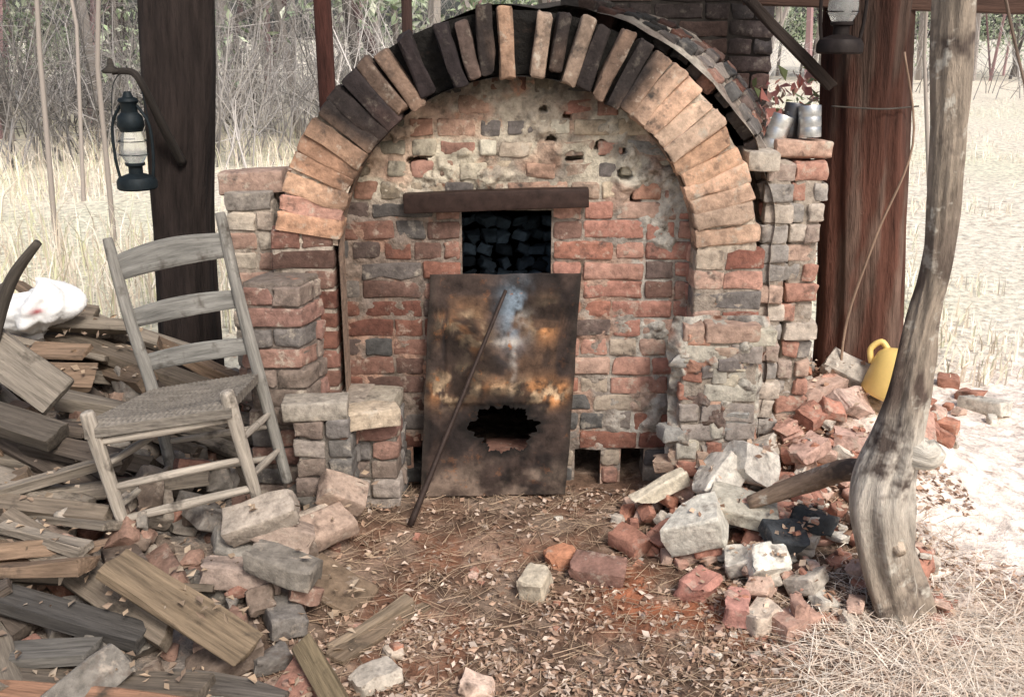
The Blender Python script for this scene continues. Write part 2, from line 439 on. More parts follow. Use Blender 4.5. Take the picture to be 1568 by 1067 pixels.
block(mb,.2,.1,.058,TR(-.43,3.08,.345,0,0,1.45),(.36,.32,.26));block(mb,.2,.1,.058,TR(-.52,3.1,.345,0,0,1.5),(.29,.25,.21))
block(mb,.2,.1,.06,TR(-.46,2.96,.35,0.02,0,.35),(.46,.38,.29));block(mb,.2,.1,.06,TR(-.61,2.9,.40,0,0,.1),(.30,.27,.23))
lsh=[(.40,.33,.27),(.35,.23,.18),(.44,.38,.31),(.27,.24,.21)]
masonry(mb,mo,-.93,-.77,3.2,3.5,.3,1.0,lsh,rough=.005)
block(mb,.21,.11,.07,TR(-.85,3.3,1.045,0,-.05,0),(.36,.25,.20));block(mb,.21,.11,.06,TR(-.83,3.42,1.04,0,-.05,0),(.34,.25,.2))
rsh=[(.42,.30,.24),(.46,.40,.34),(.34,.27,.23),(.36,.33,.30),(.38,.21,.16),(.27,.25,.23)]
masonry(mb,mo,.80,.90,3.16,3.45,.0,1.13,rsh,rough=.010,bl=.12,joint=.012)
masonry(mb,mo,.895,1.01,3.19,3.5,.0,1.12,rsh,rough=.012,bl=.12,joint=.012)
block(mb,.10,.19,.06,TR(.78,3.2,1.13,0,.02,0),(.42,.37,.31));block(mb,.19,.10,.058,TR(.93,3.27,1.155,0,.03,.1),(.46,.31,.24))
mb.build('pier_bricks',M_brick,kiln,sharp=40);mo.build('pier_mortar',M_mort,kiln)
mb=MB();mo=MB()
masonry(mb,mo,.535,.79,3.0,3.10,-.02,.60,[(.44,.41,.35),(.40,.28,.22),(.48,.45,.38),(.32,.28,.25),(.38,.19,.14)],rough=.006,bl=.15)
for k in range(22):
    block(mb,R(.06,.16),.07,R(.04,.06),TR(.66+R(-.13,.11),3.035,R(.02,.62),R(-.1,.1),R(-.15,.15),R(-.2,.2)),pick(cream),amp=.004,cuts=1)
def bf(u,v):
    x=.51+.30*u;z=.65*v
    e=np.minimum(np.minimum(u,1-u)*8,np.minimum(1-v,.2)*8);e=np.clip(e,0,1)
    return np.stack([x+.03*(fbm(z*9,u*3,92)-.5)*2,3.006-(fbm(x*16,z*16,91)-.58)*.10+(1-e)*.05,z],1)
grid(mo,80,160,bf,lambda P,u,v: mixc(mixc(np.tile([.48,.45,.39],(len(P),1)),(.32,.18,.13),sst(.5,.65,fbm(P[:,0]*12,P[:,2]*12,93))),(.13,.11,.1),sst(.5,.66,fbm(P[:,0]*15,P[:,2]*15,97))*.8))
mb.build('buttress_bricks',M_brick,kiln,sharp=40);mo.build('buttress_mortar',M_mort,kiln)
mb=MB();mo=MB()
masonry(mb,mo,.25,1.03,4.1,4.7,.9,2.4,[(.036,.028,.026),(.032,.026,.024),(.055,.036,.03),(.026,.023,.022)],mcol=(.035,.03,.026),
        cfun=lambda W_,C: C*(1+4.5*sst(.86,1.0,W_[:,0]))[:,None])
mb.build('chimney_bricks',M_brick,kiln,sharp=40);mo.build('chimney_mortar',M_soot,kiln)
mb=MB();M,L=frame((-.345,3.172,.992),(.243,3.172,1.012));block(mb,L,.05,.062,M,(.040,.024,.020),r=.003,amp=.0008,chip=0)
mb.build('iron_lintel',M_iron,kiln)

# ------------------------------------------------------------------ rusted sheet
mb=MB()
W,H=.495,.752;hc=np.array([.03,.235])
angs=np.sort(np.concatenate([np.linspace(-math.pi,math.pi,236,endpoint=False),[math.atan2(v-hc[1],u-hc[0]) for u in(-W/2,W/2) for v in(0,H)]]))
na=len(angs);nr=90;ca,sa=np.cos(angs),np.sin(angs)
hr=1/np.sqrt((ca/.118)**2+(sa/.072)**2)*(1+.34*(vn(angs*2.2,angs*0,3)-.5)+.26*(vn(angs*7,angs*0+4,5)-.5)+.12*(vn(angs*19,angs*0+4,6)-.5))
tx=np.where(ca>0,(W/2-hc[0])/np.maximum(ca,1e-6),(-W/2-hc[0])/np.minimum(ca,-1e-6))
ty=np.where(sa>0,(H-hc[1])/np.maximum(sa,1e-6),(-hc[1])/np.minimum(sa,-1e-6))
ro=np.minimum(tx,ty);t=np.linspace(0,1,nr)[:,None]
r=hr+(ro-hr)*t;U=(hc[0]+r*ca).ravel();Vv=(hc[1]+r*sa).ravel();RH=((r-hr)+0*r).ravel()
bot=np.array([-.064,3.075,.015]);top=np.array([-.020,3.178,.762])
ax=np.array([1,0,.015]);up=(top-bot)/np.linalg.norm(top-bot)
P=bot+np.outer(U,ax)+np.outer(Vv,up)
P[:,0]+=.005*(fbm(Vv*9,U*2,6)-.5)*2
P[:,2]+=.006*(fbm(U*11,Vv*2,16)-.5)*2*sst(.6,.75,Vv)
P[:,1]+=-.014*(fbm(U*5,Vv*5,8)-.5)-.005*(fbm(U*18,Vv*18,9)-.5)
inner=sst(.19,.175,np.abs(U))*sst(.31,.33,Vv)*sst(.69,.675,Vv);P[:,1]-=.007*inner
C=np.tile([.052,.036,.030],(len(P),1))
C=mixc(C,(.13,.075,.045),inner*.55)
f=sst(.44,.58,fbm(U*13,Vv*13,12));g=lambda a,b_,ra,rb: np.exp(-((U-a)/ra)**2-((Vv-b_)/rb)**2)
bl=g(-.15,.585,.06,.045)+g(-.09,.53,.05,.04)+g(.14,.60,.04,.06)+g(-.16,.37,.08,.045)+g(.15,.36,.08,.035)+g(.02,.37,.10,.02)*.7+g(.18,.34,.04,.03)+g(-.12,.44,.05,.02)*.6
C=mixc(C,(.44,.21,.09),np.clip(f*bl*1.3,0,.95))
C=mixc(C,(.52,.38,.24),np.clip(sst(.50,.62,fbm(U*24,Vv*24,13))*bl,0,.8))
C=mixc(C,(.012,.010,.010),sst(.50,.62,fbm(U*9+3,Vv*9,18))*.75)
C=mixc(C,(.20,.26,.32),np.clip(g(.035,.62,.045,.10)*sst(.35,.5,fbm(U*18,Vv*10,15)),0,.75))
C=mixc(C,(.38,.36,.33),np.clip((g(.04,.46,.012,.07)+g(.02,.53,.05,.015)+g(.06,.6,.03,.03))*.7*sst(.35,.6,fbm(U*30,Vv*30,16)),0,.8))
C=mixc(C,(.24,.18,.14),sst(.15,.05,Vv)*.6*sst(.35,.6,fbm(U*14,Vv*14,19)))
C=mixc(C,(.012,.010,.009),sst(.05,.0,RH+.03*(fbm(U*40,Vv*40,91)-.5))*.95)
C=mixc(C,(.03,.024,.02),sst(.03,.0,W/2-np.abs(U))*.7)
i=np.arange(nr-1)[:,None]*na;j=np.arange(na)[None,:];j2=(j+1)%na
F=np.stack([i+j,i+na+j,i+na+j2,i+j2],-1).reshape(-1,4)
mb.add(P,[F],C);o=mb.build('rusted_metal_sheet',M_rust)
s=o.modifiers.new('s','SOLIDIFY');s.thickness=.004
mb=MB();tube(mb,[(-.325,2.86,.012),(-.2,2.985,.30),(-.02,3.135,.715)],[.011,.008,.006],(.05,.035,.03),n=8)
mb.build('iron_poker',M_iron)

# ------------------------------------------------------------------ posts
def post(name,pts,rad,c,mat,n=28,amp=.25,cfun=None,par=None):
    mb=MB();tube(mb,pts,rad,c,n=n,sub=14,amp=amp,freq=1.2,cfun=cfun);return mb.build(name,mat,par)
post('timber_post',[(-1.39,4.1,-.1),(-1.36,4.1,.7),(-1.30,4.1,1.4),(-1.26,4.1,2.2)],[.135,.13,.14,.135],(.026,.019,.017),M_bark,n=44,amp=.3)
post('timber_post',[(-.9,5,-.1),(-.9,5,1.2),(-.9,5,2.3)],[.045,.043,.042],(.07,.028,.022),M_bark,n=12,amp=.1)
post('timber_post',[(-.60,6,-.1),(-.6,6,2.3)],[.035,.03],(.06,.035,.03),M_bark,n=10,amp=.1)
def cedar(V,C): return mixc(C,(.16,.125,.10),sst(.5,.62,fbm(V[:,0]*30,V[:,2]*2.5,77))*.5)*(1-.5*sst(.8,1.5,V[:,2]))[:,None]  # grey streaks; colour also darkened upwards as shade under a roof
post('cedar_post',[(1.33,3.6,.0),(1.31,3.6,.5),(1.275,3.6,1.0),(1.24,3.6,1.5),(1.22,3.6,2.2)],[.15,.135,.135,.135,.135],(.11,.048,.034),M_bark,n=48,amp=.34,cfun=cedar)
mb=MB();board(mb,(.80,3.62,1.64),(1.9,3.62,1.60),.08,.07,(.07,.04,.03));board(mb,(-1.4,4.15,2.15),(1.4,3.62,2.15),.08,.08,(.08,.06,.05));mb.build('cross_beam',M_wood)
mb=MB();board(mb,(.78,3.5,1.62),(1.09,3.5,1.335),.035,.035,(.035,.026,.022));mb.build('diagonal_brace',M_wood)
mb=MB();tube(mb,[(1.30,3.44,1.45),(1.36,3.43,1.15),(1.27,3.42,.85),(1.19,3.40,.55),(1.17,3.36,.33)],[.004,.004,.005,.005,.005],(.26,.18,.13),n=6);
tube(mb,[(1.10,3.52,1.27),(1.25,3.455,1.265),(1.40,3.52,1.27)],[.003,.003,.003],(.08,.07,.06),n=5)
mb.build('hanging_vine',M_wood)

# ------------------------------------------------------------------ crooked tree front right
tr=empty('crooked_tree');mb=MB()
tube(mb,[(1.045,2.35,-.04),(1.035,2.35,.05),(.99,2.35,.19),(.958,2.35,.37),(.985,2.35,.56),(1.005,2.35,.82),(1.022,2.35,.985),(1.018,2.36,1.29),(1.00,2.37,1.58),(.97,2.4,2.3)],
     [.100,.080,.072,.073,.055,.038,.036,.040,.044,.042],(.27,.225,.18),n=48,sub=18,amp=.34,freq=6,
     cfun=lambda V,C: mixc(mixc(C,(.56,.52,.46),sst(.05,.5,V[:,2])*(1-sst(.5,.66,V[:,2]))*.8),(.07,.05,.042),sst(.52,.66,V[:,2])*(1-sst(.8,1.4,V[:,2]))*sst(.42,.58,fbm(V[:,2]*9,V[:,0]*20,5))*.95))
tube(mb,[(1.00,2.34,.50),(1.045,2.31,.50),(1.068,2.30,.52)],[.044,.042,.026],(.60,.56,.49),n=18,amp=.3)
tube(mb,[(.99,2.29,.25),(.995,2.27,.24)],[.02,.014],(.4,.33,.26),n=10,amp=.2)
mb.build('trunk',M_bark2,tr)
mb=MB();tube(mb,[(1.06,2.5,1.9),(1.25,2.6,1.5),(1.4,2.6,1.15),(1.55,2.65,.98)],[.006,.004,.003,.002],(.2,.15,.12),n=5)
tube(mb,[(1.4,2.6,1.15),(1.5,2.6,1.12),(1.62,2.6,1.16)],[.003,.002,.002],(.2,.15,.12),n=5)
mb.build('twigs',M_wood,tr)
mb=MB();tube(mb,[(1.02,2.42,.36),(.93,2.5,.37),(.84,2.60,.28),(.70,2.66,.19)],[.042,.033,.030,.020],(.26,.19,.14),n=14,amp=.25)
mb.build('fallen_branch',M_bark2)

# ------------------------------------------------------------------ lanterns
def lantern(base,s,name,dark,globe_c):
    e=empty(name);bx,by,bz=base;M=TR(bx,by,bz)@Matrix.Scale(s,4)
    mb=MB()
    lathe(mb,[(0,0),(.068,0),(.074,.006),(.074,.03),(.066,.045),(.04,.055),(.026,.06),(.026,.085),(.036,.09),(.036,.10),(0,.10)],M,dark)
    lathe(mb,[(0,.36),(.012,.36),(.02,.34),(.034,.335),(.038,.325),(.03,.315),(.03,.285),(.045,.27),(.05,.235),(.044,.225),(.04,.215),(0,.215)],M,dark)
    for sx in(-1,1):
        tube(mb,[(bx+sx*.060*s,by,bz+.03*s),(bx+sx*.072*s,by,bz+.12*s),(bx+sx*.068*s,by,bz+.24*s),(bx+sx*.03*s,by,bz+.31*s)],[.006*s]*4,dark,n=8)
    tube(mb,[(bx-.068*s,by,bz+.25*s),(bx-.05*s,by,bz+.38*s),(bx,by,bz+.43*s),(bx+.05*s,by,bz+.38*s),(bx+.068*s,by,bz+.25*s)],[.002*s]*5,dark,n=6)
    for k in range(2):
        z=.13+.05*k;th=np.linspace(0,2*math.pi,13)
        tube(mb,[(bx+.052*s*math.cos(a),by+.052*s*math.sin(a),bz+z*s) for a in th],[.0018*s]*13,dark,n=4,sub=2)
    mb.build('frame',M_iron,e,sharp=40)
    mb=MB();lathe(mb,[(.032,.10),(.046,.125),(.048,.15),(.042,.185),(.036,.215)],M,globe_c);mb.build('glass_globe',mg,e)
lantern((-1.425,3.8,.945),1.0,'oil_lantern',(.012,.018,.022),(.8,.8,.8))
lantern((1.065,3.38,1.445),1.0,'oil_lantern',(.02,.015,.014),(.5,.5,.5))
mb=MB()
tube(mb,[(-1.30,3.97,1.02),(-1.335,3.88,1.18),(-1.365,3.8,1.33),(-1.40,3.8,1.375),(-1.47,3.8,1.375)],[.018,.017,.015,.014,.012],(.03,.025,.022),n=10,amp=.2)
lathe(mb,[(0,.0),(.03,.0),(.034,.01),(.012,.025),(.009,.05),(0,.055)],TR(-1.475,3.8,1.37),(.04,.035,.03),n=14)
mb.build('lantern_bracket',M_wood)

# ------------------------------------------------------------------ ladder back chair
ch=empty('ladderback_chair');g1=(.37,.33,.28);g2=(.22,.21,.19)
FLb,FRb=(-1.072,2.49,.175),(-.718,2.557,.245);FLt,FRt=(-1.122,2.463,.535),(-.765,2.519,.575)
BLb,BRb=(-1.043,2.82,.155),(-.713,2.867,.19);BLs,BRs=(-1.087,2.839,.471),(-.771,2.876,.510);BLt,BRt=(-1.205,2.933,.905),(-.873,2.97,.975)
A=lambda p:np.array(p,float)
mb=MB()
for b_,t_ in ((FLb,FLt),(FRb,FRt)):
    b_,t_=A(b_),A(t_);tube(mb,[b_-(t_-b_)*.05,b_+(t_-b_)*.3,b_+(t_-b_)*.7,t_,t_+(t_-b_)*.05],[.015,.018,.020,.020,.014],g1,n=14,amp=.06)
for b_,m_,t_ in ((BLb,BLs,BLt),(BRb,BRs,BRt)):
    b_,m_,t_=A(b_),A(m_),A(t_);tube(mb,[b_-(m_-b_)*.05,b_,m_,(m_+t_)/2+np.array([0,-.012,0]),t_,t_+(t_-m_)*.02],[.015,.017,.019,.018,.016,.010],g2,n=14,amp=.06)
def rung(a,b_,fa,fb,r=.010,c=g1):
    p=A(a[0])*(1-fa)+A(a[1])*fa;q=A(b_[0])*(1-fb)+A(b_[1])*fb
    tube(mb,[p,(p+q)/2,q],[r*.8,r*1.15,r*.8],c,n=10,amp=.05)
FL,FR,BL,BR=(FLb,FLt),(FRb,FRt),(BLb,BLs),(BRb,BRs)
rung(FL,FR,.80,.80,.012);rung(FL,FR,.42,.42,.011);rung(FL,FR,.14,.14,.013)
rung(FL,BL,.60,.62);rung(FL,BL,.25,.25);rung(FR,BR,.60,.62);rung(FR,BR,.25,.25);rung(BL,BR,.5,.5);rung(BL,BR,.18,.18)
mb.build('legs_and_rungs',M_wood,ch)
mb=MB()
for fa,hh in ((.20,.05),(.50,.055),(.84,.075)):
    pl=A(BLs)*(1-fa)+A(BLt)*fa;pr=A(BRs)*(1-fa)+A(BRt)*fa;upv=(A(BLt)-A(BLs));upv/=np.linalg.norm(upv)
    nrm=np.cross(pr-pl,upv);nrm/=np.linalg.norm(nrm);nu,nv=16,6;V=[];Lc=[]
    for side in(-1,1):
        for a in range(nu):
            t=a/(nu-1);bw=math.sin(math.pi*t)
            for bb in range(nv):
                w=bb/(nv-1)-.5
                p=pl*(1-t)+pr*t-nrm*(-.030*bw+side*.004)+upv*(w*hh*(1+.0*bw)+(.014*bw if w>0 else .004*bw)*(hh/.06))
                V.append(p);Lc.append((t*.35+fa*9,w*hh,side*.01))
    F=[]
    n_=nu*nv
    for a in range(nu-1):
        for bb in range(nv-1):
            q=[a*nv+bb,(a+1)*nv+bb,(a+1)*nv+bb+1,a*nv+bb+1];F.append(q);F.append([k+n_ for k in q[::-1]])
        F.append([a*nv,a*nv+n_,(a+1)*nv+n_,(a+1)*nv]);F.append([a*nv+nv-1,(a+1)*nv+nv-1,(a+1)*nv+nv-1+n_,a*nv+nv-1+n_])
    mb.add(V,[np.array(F)],(.19,.185,.17),Lc)
mb.build('back_slats',M_wood,ch)
mb=MB()
def seat(u,v,dz=0):
    a=A(FLt)-[.01,.018,.02];b_=A(FRt)+[.012,-.018,-.02];c=A(BLs);d=A(BRs)
    u_=u[:,None];v_=v[:,None]
    P=(a*(1-u_)+b_*u_)*(1-v_)+(c*(1-u_)+d*u_)*v_
    P[:,2]+=.012-.022*np.sin(math.pi*u)*np.sin(math.pi*np.clip(v,0,1))-.03*np.clip(.08-v,0,1)/.08*.6+dz+.0022*np.sin(u*150)*np.sign(np.sin(v*70))
    return P
sc=lambda P,u,v: np.tile([.19,.17,.145],(len(P),1))*(.85+.3*vn(u*60,v*40,3))[:,None]
grid(mb,110,80,lambda u,v:seat(u,v),sc);grid(mb,40,30,lambda u,v:seat(u,v,-.028),sc)
for e1,e2 in ((0,None),(1,None),(None,0),(None,1)):
    def ed(u,v):
        if e1 is not None: a=seat(np.full_like(u,e1),u);b_=seat(np.full_like(u,e1),u,-.028)
        else: a=seat(u,np.full_like(u,e2));b_=seat(u,np.full_like(u,e2),-.028)
        return a*(1-v[:,None])+b_*v[:,None]
    grid(mb,80,4,ed,sc)
mb.build('woven_seat',M_wood,ch)

# ------------------------------------------------------------------ rubble heaps
HX0,HY0,HS=-2.6,1.5,.02;HNX,HNY=260,150
hx,hy=np.meshgrid(HX0+HS*np.arange(HNX),HY0+HS*np.arange(HNY),indexing='ij')
HG=gh(hx,hy)
def hsamp(x,y):
    i=int(np.clip((x-HX0)/HS,1,HNX-2));j=int(np.clip((y-HY0)/HS,1,HNY-2));return HG[i,j]
def drop(mb,x,y,L,W,H,c,cuts=0,tilt=.18,yaw=None,amp=.003,maxz=9,sink=.25,r=.007,pc=75):
    yaw=R(0,math.pi) if yaw is None else yaw
    ca,sa=math.cos(yaw),math.sin(yaw)
    lx=(hx-x)*ca+(hy-y)*sa;ly=-(hx-x)*sa+(hy-y)*ca
    m=(np.abs(lx)<L/2)&(np.abs(ly)<W/2)
    if not m.any(): return
    h=HG[m];z=float(np.percentile(h,pc))
    if z>maxz: return
    gxl=(hsamp(x+ca*L*.4,y+sa*L*.4)-hsamp(x-ca*L*.4,y-sa*L*.4))/(L*.8)
    gyl=(hsamp(x-sa*W*.4,y+ca*W*.4)-hsamp(x+sa*W*.4,y-ca*W*.4))/(W*.8)
    ry=-math.atan(np.clip(gxl,-.7,.7))*.8+R(-tilt,tilt);rx=math.atan(np.clip(gyl,-.7,.7))*.8+R(-tilt,tilt)
    zc=z+H/2-H*sink*.5
    M=Matrix.Translation((x,y,zc))@Matrix.Rotation(yaw,4,'Z')@Matrix.Rotation(ry,4,'Y')@Matrix.Rotation(rx,4,'X')
    block(mb,L,W,H,M,c,r=r,amp=amp,cuts=cuts,chip=.6,jit=.15)
    HG[m]=np.maximum(HG[m],zc+H*.42)
def in_kiln(x,y): return (y>3.02 and -.8<x<.85) or (y>2.9 and -.86<x<-.36) or (y>3.15 and -.95<x<1.05) or math.hypot(x-1.31,y-3.6)<.17 or math.hypot(x-1.03,y-2.35)<.1 or math.hypot(x+1.37,y-4.1)<.17 or math.hypot(x-1.30,y-3.27)<.12
Lp=[(.21,.19,.165),(.25,.225,.195),(.27,.17,.13),(.21,.13,.10),(.17,.155,.135),(.31,.265,.22),(.19,.145,.115),(.34,.24,.185),(.22,.20,.18),(.13,.10,.08),(.30,.16,.12)]  # left rubble palette kept low, shade on that side put into colour
Rp=[(.48,.29,.23),(.54,.38,.31),(.42,.21,.155),(.58,.53,.46),(.60,.56,.49),(.48,.43,.37),(.36,.18,.13),(.48,.34,.27),(.38,.24,.19),(.45,.22,.15)]
mb=MB();mt=MB()
def heap(mb,n,xr,yr,acc,pal,maxz,small=.5):
    for k in range(n):
        x,y=R(*xr),R(*yr)
        if in_kiln(x,y) or R(0,1)>acc(x,y): continue
        q=R(0,1)
        if q<small: L,W,H,cu=R(.03,.09),R(.03,.07),R(.02,.05),2
        elif q<small+(1-small)*.65: L,W,H,cu=R(.08,.13),R(.06,.09),.05,1
        else: L,W,H,cu=.19,.093,.058,0
        drop(mb,x,y,L,W,H,pick(pal),cu,maxz=maxz(x,y))
lacc=lambda x,y: (float(sst(-.42,-.62,x+.12*(vn(x*6,y*6,2)-.5)))*.95+.03)*(.5 if y<2.25 else 1)
lmax=lambda x,y: float(gh(x,y))+.02+.09*float(sst(-.6,-1.3,x))*float(sst(2.2,2.6,y))
heap(mb,750,(-2.3,-.38),(1.85,3.9),lacc,Lp,lmax,.68)
wg=[(.21,.18,.145),(.16,.13,.10),(.25,.215,.175),(.10,.08,.065),(.19,.14,.10),(.23,.16,.11)]
for k in range(100):
    x,y=R(-2.1,-1.0),R(2.1,3.8)
    if in_kiln(x,y) or (y>2.45 and y<3.0 and x>-1.2): continue
    drop(mt,x,y,R(.25,.75),R(.035,.11),R(.018,.05),pick(wg),0,tilt=.14,yaw=R(-.7,.5),maxz=float(gh(x,y))+.16,r=.003)
heap(mb,450,(-2.3,-.38),(1.85,3.9),lambda x,y: lacc(x,y)*(.35 if x<-1.2 else 1),Lp,lambda x,y:lmax(x,y)+.04,.72)
for (x,y,L,W,H,c,yw) in [(-.74,2.50,.2,.1,.065,(.28,.26,.23),.25),(-.66,2.52,.2,.1,.065,(.36,.28,.23),.15),(-.70,2.50,.2,.1,.065,(.36,.31,.26),.2),(-.72,2.36,.21,.1,.065,(.32,.25,.21),.05),
    (-.60,2.74,.2,.1,.065,(.45,.38,.31),1.2),(-.56,2.66,.2,.1,.065,(.39,.29,.23),.9),(-.52,2.80,.15,.1,.065,(.33,.25,.20),.4),(-.50,2.45,.22,.15,.03,(.20,.145,.10),-.5),(-.60,2.32,.19,.1,.06,(.19,.17,.145),-.2),
    (-.33,2.06,.11,.08,.04,(.60,.54,.46),.6),(-.30,2.16,.05,.04,.03,(.5,.42,.34),.2)]:
    drop(mb,x,y,L,W,H,c,0 if L>.14 else 1,tilt=.08,yaw=yw,amp=.004)
for (x,y,L,W,H,c,yw) in [(-1.15,2.14,.55,.07,.04,(.07,.065,.06),-.22),(-.80,2.10,.42,.11,.02,(.22,.165,.11),-.36),(-1.2,2.03,.45,.09,.025,(.14,.13,.115),-.12),(-1.0,1.95,.6,.08,.03,(.14,.115,.09),-.05),
    (-.98,1.86,.55,.10,.04,(.23,.13,.085),-.06),(-.66,1.96,.30,.07,.02,(.12,.105,.09),-.2),(-1.2,2.0,.30,.07,.025,(.20,.17,.135),-.95),(-.345,2.28,.34,.065,.016,(.22,.165,.115),.95),(-.37,2.29,.28,.025,.018,(.27,.21,.15),.90)]:
    drop(mt,x,y,L,W,H,c,0,tilt=.05,yaw=yw,r=.003,pc=60,sink=.4)
board(mt,(-.50,2.08,.10),(-.29,1.72,.05),.05,.045,(.20,.155,.095),.6)
board(mt,(-1.66,2.92,.64),(-1.38,2.85,.45),.13,.03,(.20,.175,.145),1.0,amp=.003)
board(mt,(-1.75,2.85,.44),(-1.35,2.75,.36),.10,.05,(.10,.085,.07),.2,amp=.003)
mb.build('brick_rubble',M_rub,sharp=35);mt.build('timber_scraps',M_wood,sharp=40)
mb=MB()
def racc(x,y):
    e=.42+.25*float(sst(2.75,2.4,y))
    return float(sst(e-.12,e+.12,x+.14*(vn(x*6,y*6,8)-.5)))*float(sst(2.15,2.45,y+ .12*(x-.9)))*float(1-sst(1.1,1.25,x)*sst(3.25,3.1,y))*(.6 if y>2.95 else 1)
heap(mb,1300,(.25,1.6),(2.2,3.9),racc,Rp,lambda x,y: float(gh(x,y))+.05,.82)
heap(mb,30,(1.4,2.0),(3.7,4.5),lambda x,y:.7,Rp,lambda x,y: float(gh(x,y))+.05,.7)
for (x,y,L,W,H,c,yw,cu) in [(.067,2.5,.095,.075,.07,(.58,.51,.40),1.2,0),(.15,2.63,.09,.07,.05,(.42,.20,.12),.4,1),(.25,2.55,.15,.09,.06,(.26,.15,.12),-.3,1),(.52,2.45,.12,.08,.06,(.50,.25,.20),.9,1),
    (.70,2.47,.13,.09,.055,(.66,.63,.56),.2,2),(.53,2.62,.17,.13,.11,(.54,.52,.46),-.25,1),(.66,2.30,.1,.07,.06,(.60,.50,.41),.5,0),(.60,2.33,.10,.06,.07,(.46,.24,.20),1.3,1),(-.09,2.04,.12,.06,.03,(.58,.44,.36),.2,2),
    (.64,2.83,.16,.12,.10,(.62,.58,.51),.8,2),(.76,2.86,.17,.12,.12,(.66,.62,.55),.3,2),(.80,3.0,.15,.12,.08,(.60,.54,.46),1.1,2),(.70,2.68,.24,.13,.05,(.46,.43,.36),-.35,1),(.47,2.9,.2,.05,.05,(.58,.52,.41),.3,1),
    (1.10,3.05,.17,.095,.055,(.56,.38,.32),-.3,1),(1.17,3.22,.15,.095,.055,(.54,.40,.34),.6,1),(.95,2.95,.12,.08,.05,(.50,.33,.27),.5,1),(.78,2.55,.12,.1,.06,(.05,.055,.06),.2,1),(.88,2.62,.12,.09,.06,(.045,.05,.055),.7,1)]:
    drop(mb,x,y,L,W,H,c,cu,tilt=.12,yaw=yw,amp=.004)
for k in range(520):
    x,y=R(-.6,1.3),R(1.9,3.15)
    if in_kiln(x,y) or R(0,1)>.12+.88*float(sst(.2,.7,x)): continue
    s_=R(.008,.032)
    block(mb,s_*R(.7,1.4),s_,s_*.5,TR(x,y,hsamp(x,y)+.002,R(-.3,.3),R(-.3,.3),R(0,3)),pick(Rp),r=.0015,amp=.001,cuts=3)
mb.build('brick_rubble',M_rub,sharp=35)

mb=MB()
tube(mb,[(-1.66,2.95,.40),(-1.58,2.9,.62),(-1.50,2.9,.80),(-1.40,2.9,.92)],[.022,.022,.019,.012],(.07,.06,.05),n=10,amp=.2)
tube(mb,[(-1.60,2.95,.50),(-1.62,2.9,.62),(-1.60,2.9,.72),(-1.50,2.9,.80)],[.018,.018,.018,.012],(.08,.07,.06),n=10,amp=.2)
mb.build('broken_chair_post',M_wood)

# ------------------------------------------------------------------ jug, bag, cans
e=empty('plastic_jug');mb=MB()
M=TR(1.30,3.27,.29,.25,-.30,2.6)@Matrix.Scale(1.08,4)
lathe(mb,[(0,0),(.07,0),(.084,.012),(.084,.11),(.080,.135),(.065,.155),(.03,.168),(.022,.172),(.022,.185)],M,(.80,.58,.20));mb.build('body',M_plas,e)
mb=MB();lathe(mb,[(.026,.180),(.026,.20),(0,.20)],M,(.76,.56,.25),n=16)
H_=np.array(M)
hp=[H_[:3,:3]@np.array(p)+H_[:3,3] for p in ((.055,0,.15),(.085,0,.165),(.105,0,.13),(.083,0,.09))];tube(mb,hp,[.011]*4,(.80,.58,.20),n=8)
mb.build('cap_and_handle',M_plas,e)
mb=MB()
def bagf(u,v):
    th=u*2*math.pi;ph=v*math.pi
    r=1+.30*(fbm(np.cos(th)*2+5,np.sin(th)*2+v*5,33)-.5)*2+.10*np.sin(th*9+v*6)*np.sin(ph)
    return np.stack([-1.68+.15*r*np.cos(th)*np.sin(ph),3.42+.12*r*np.sin(th)*np.sin(ph),.575+.085*r*np.cos(ph)+.02*np.cos(th)],1)
grid(mb,70,40,bagf,lambda P,u,v: mixc(np.tile([.76,.76,.75],(len(P),1)),(.6,.08,.1),np.exp(-((u-.80)/.02)**2-((v-.45)/.035)**2)))
mb.build('plastic_bag',M_cloth)
def can(x,y,z,r,h,c,rx=0,ry=0,mat=M_tin):
    mb=MB();lathe(mb,[(0,0),(r*.96,0),(r,.003),(r,h*.3),(r*.97,h*.33),(r,h*.36),(r,h*.62),(r*.97,h*.65),(r,h*.68),(r,h-.003),(r*.96,h),(r*.93,h-.004),(0,h-.004)],TR(x,y,z,rx,ry,0),c,n=28)
    mb.build('tin_can',mat,sharp=40)
can(.835,3.27,1.145,.034,.12,(.7,.7,.68),0,.32);can(.955,3.25,1.19,.036,.10,(.55,.56,.56),-.1,-.05);can(.905,3.31,1.185,.03,.11,(.12,.12,.13),0,.1)

# ------------------------------------------------------------------ vegetation helpers
def leaves(mb,P,size,pal,flat=.5,asp=.55):
    n=len(P);s=(size*rng.uniform(.5,1.4,n))[:,None]
    d=rng.normal(size=(n,3));d[:,2]*=flat;d/=np.linalg.norm(d,axis=1,keepdims=True)
    nn=rng.normal(size=(n,3));nn[:,2]+=0 if flat>.9 else 1.5
    w=np.cross(nn,d);w/=np.linalg.norm(w,axis=1,keepdims=True)+1e-9;u=np.cross(d,w)
    k=rng.uniform(-.1,.35,(n,1));asp=asp*rng.uniform(.6,1.4,(n,1))
    V=np.stack([P-d*s/2,P+w*s*asp/2+u*s*k-d*s*.05,P+d*s/2+u*s*rng.uniform(-.15,.25,(n,1)),P-w*s*asp/2+u*s*k*.8],1).reshape(-1,3)
    pal=np.array(pal);c=pal[rng.integers(len(pal),size=n)]*rng.uniform(.7,1.25,(n,1))
    a=np.arange(n)*4;F=np.concatenate([np.stack([a,a+1,a+2],1),np.stack([a,a+2,a+3],1)])
    mb.add(V,[F],np.repeat(c,4,axis=0))
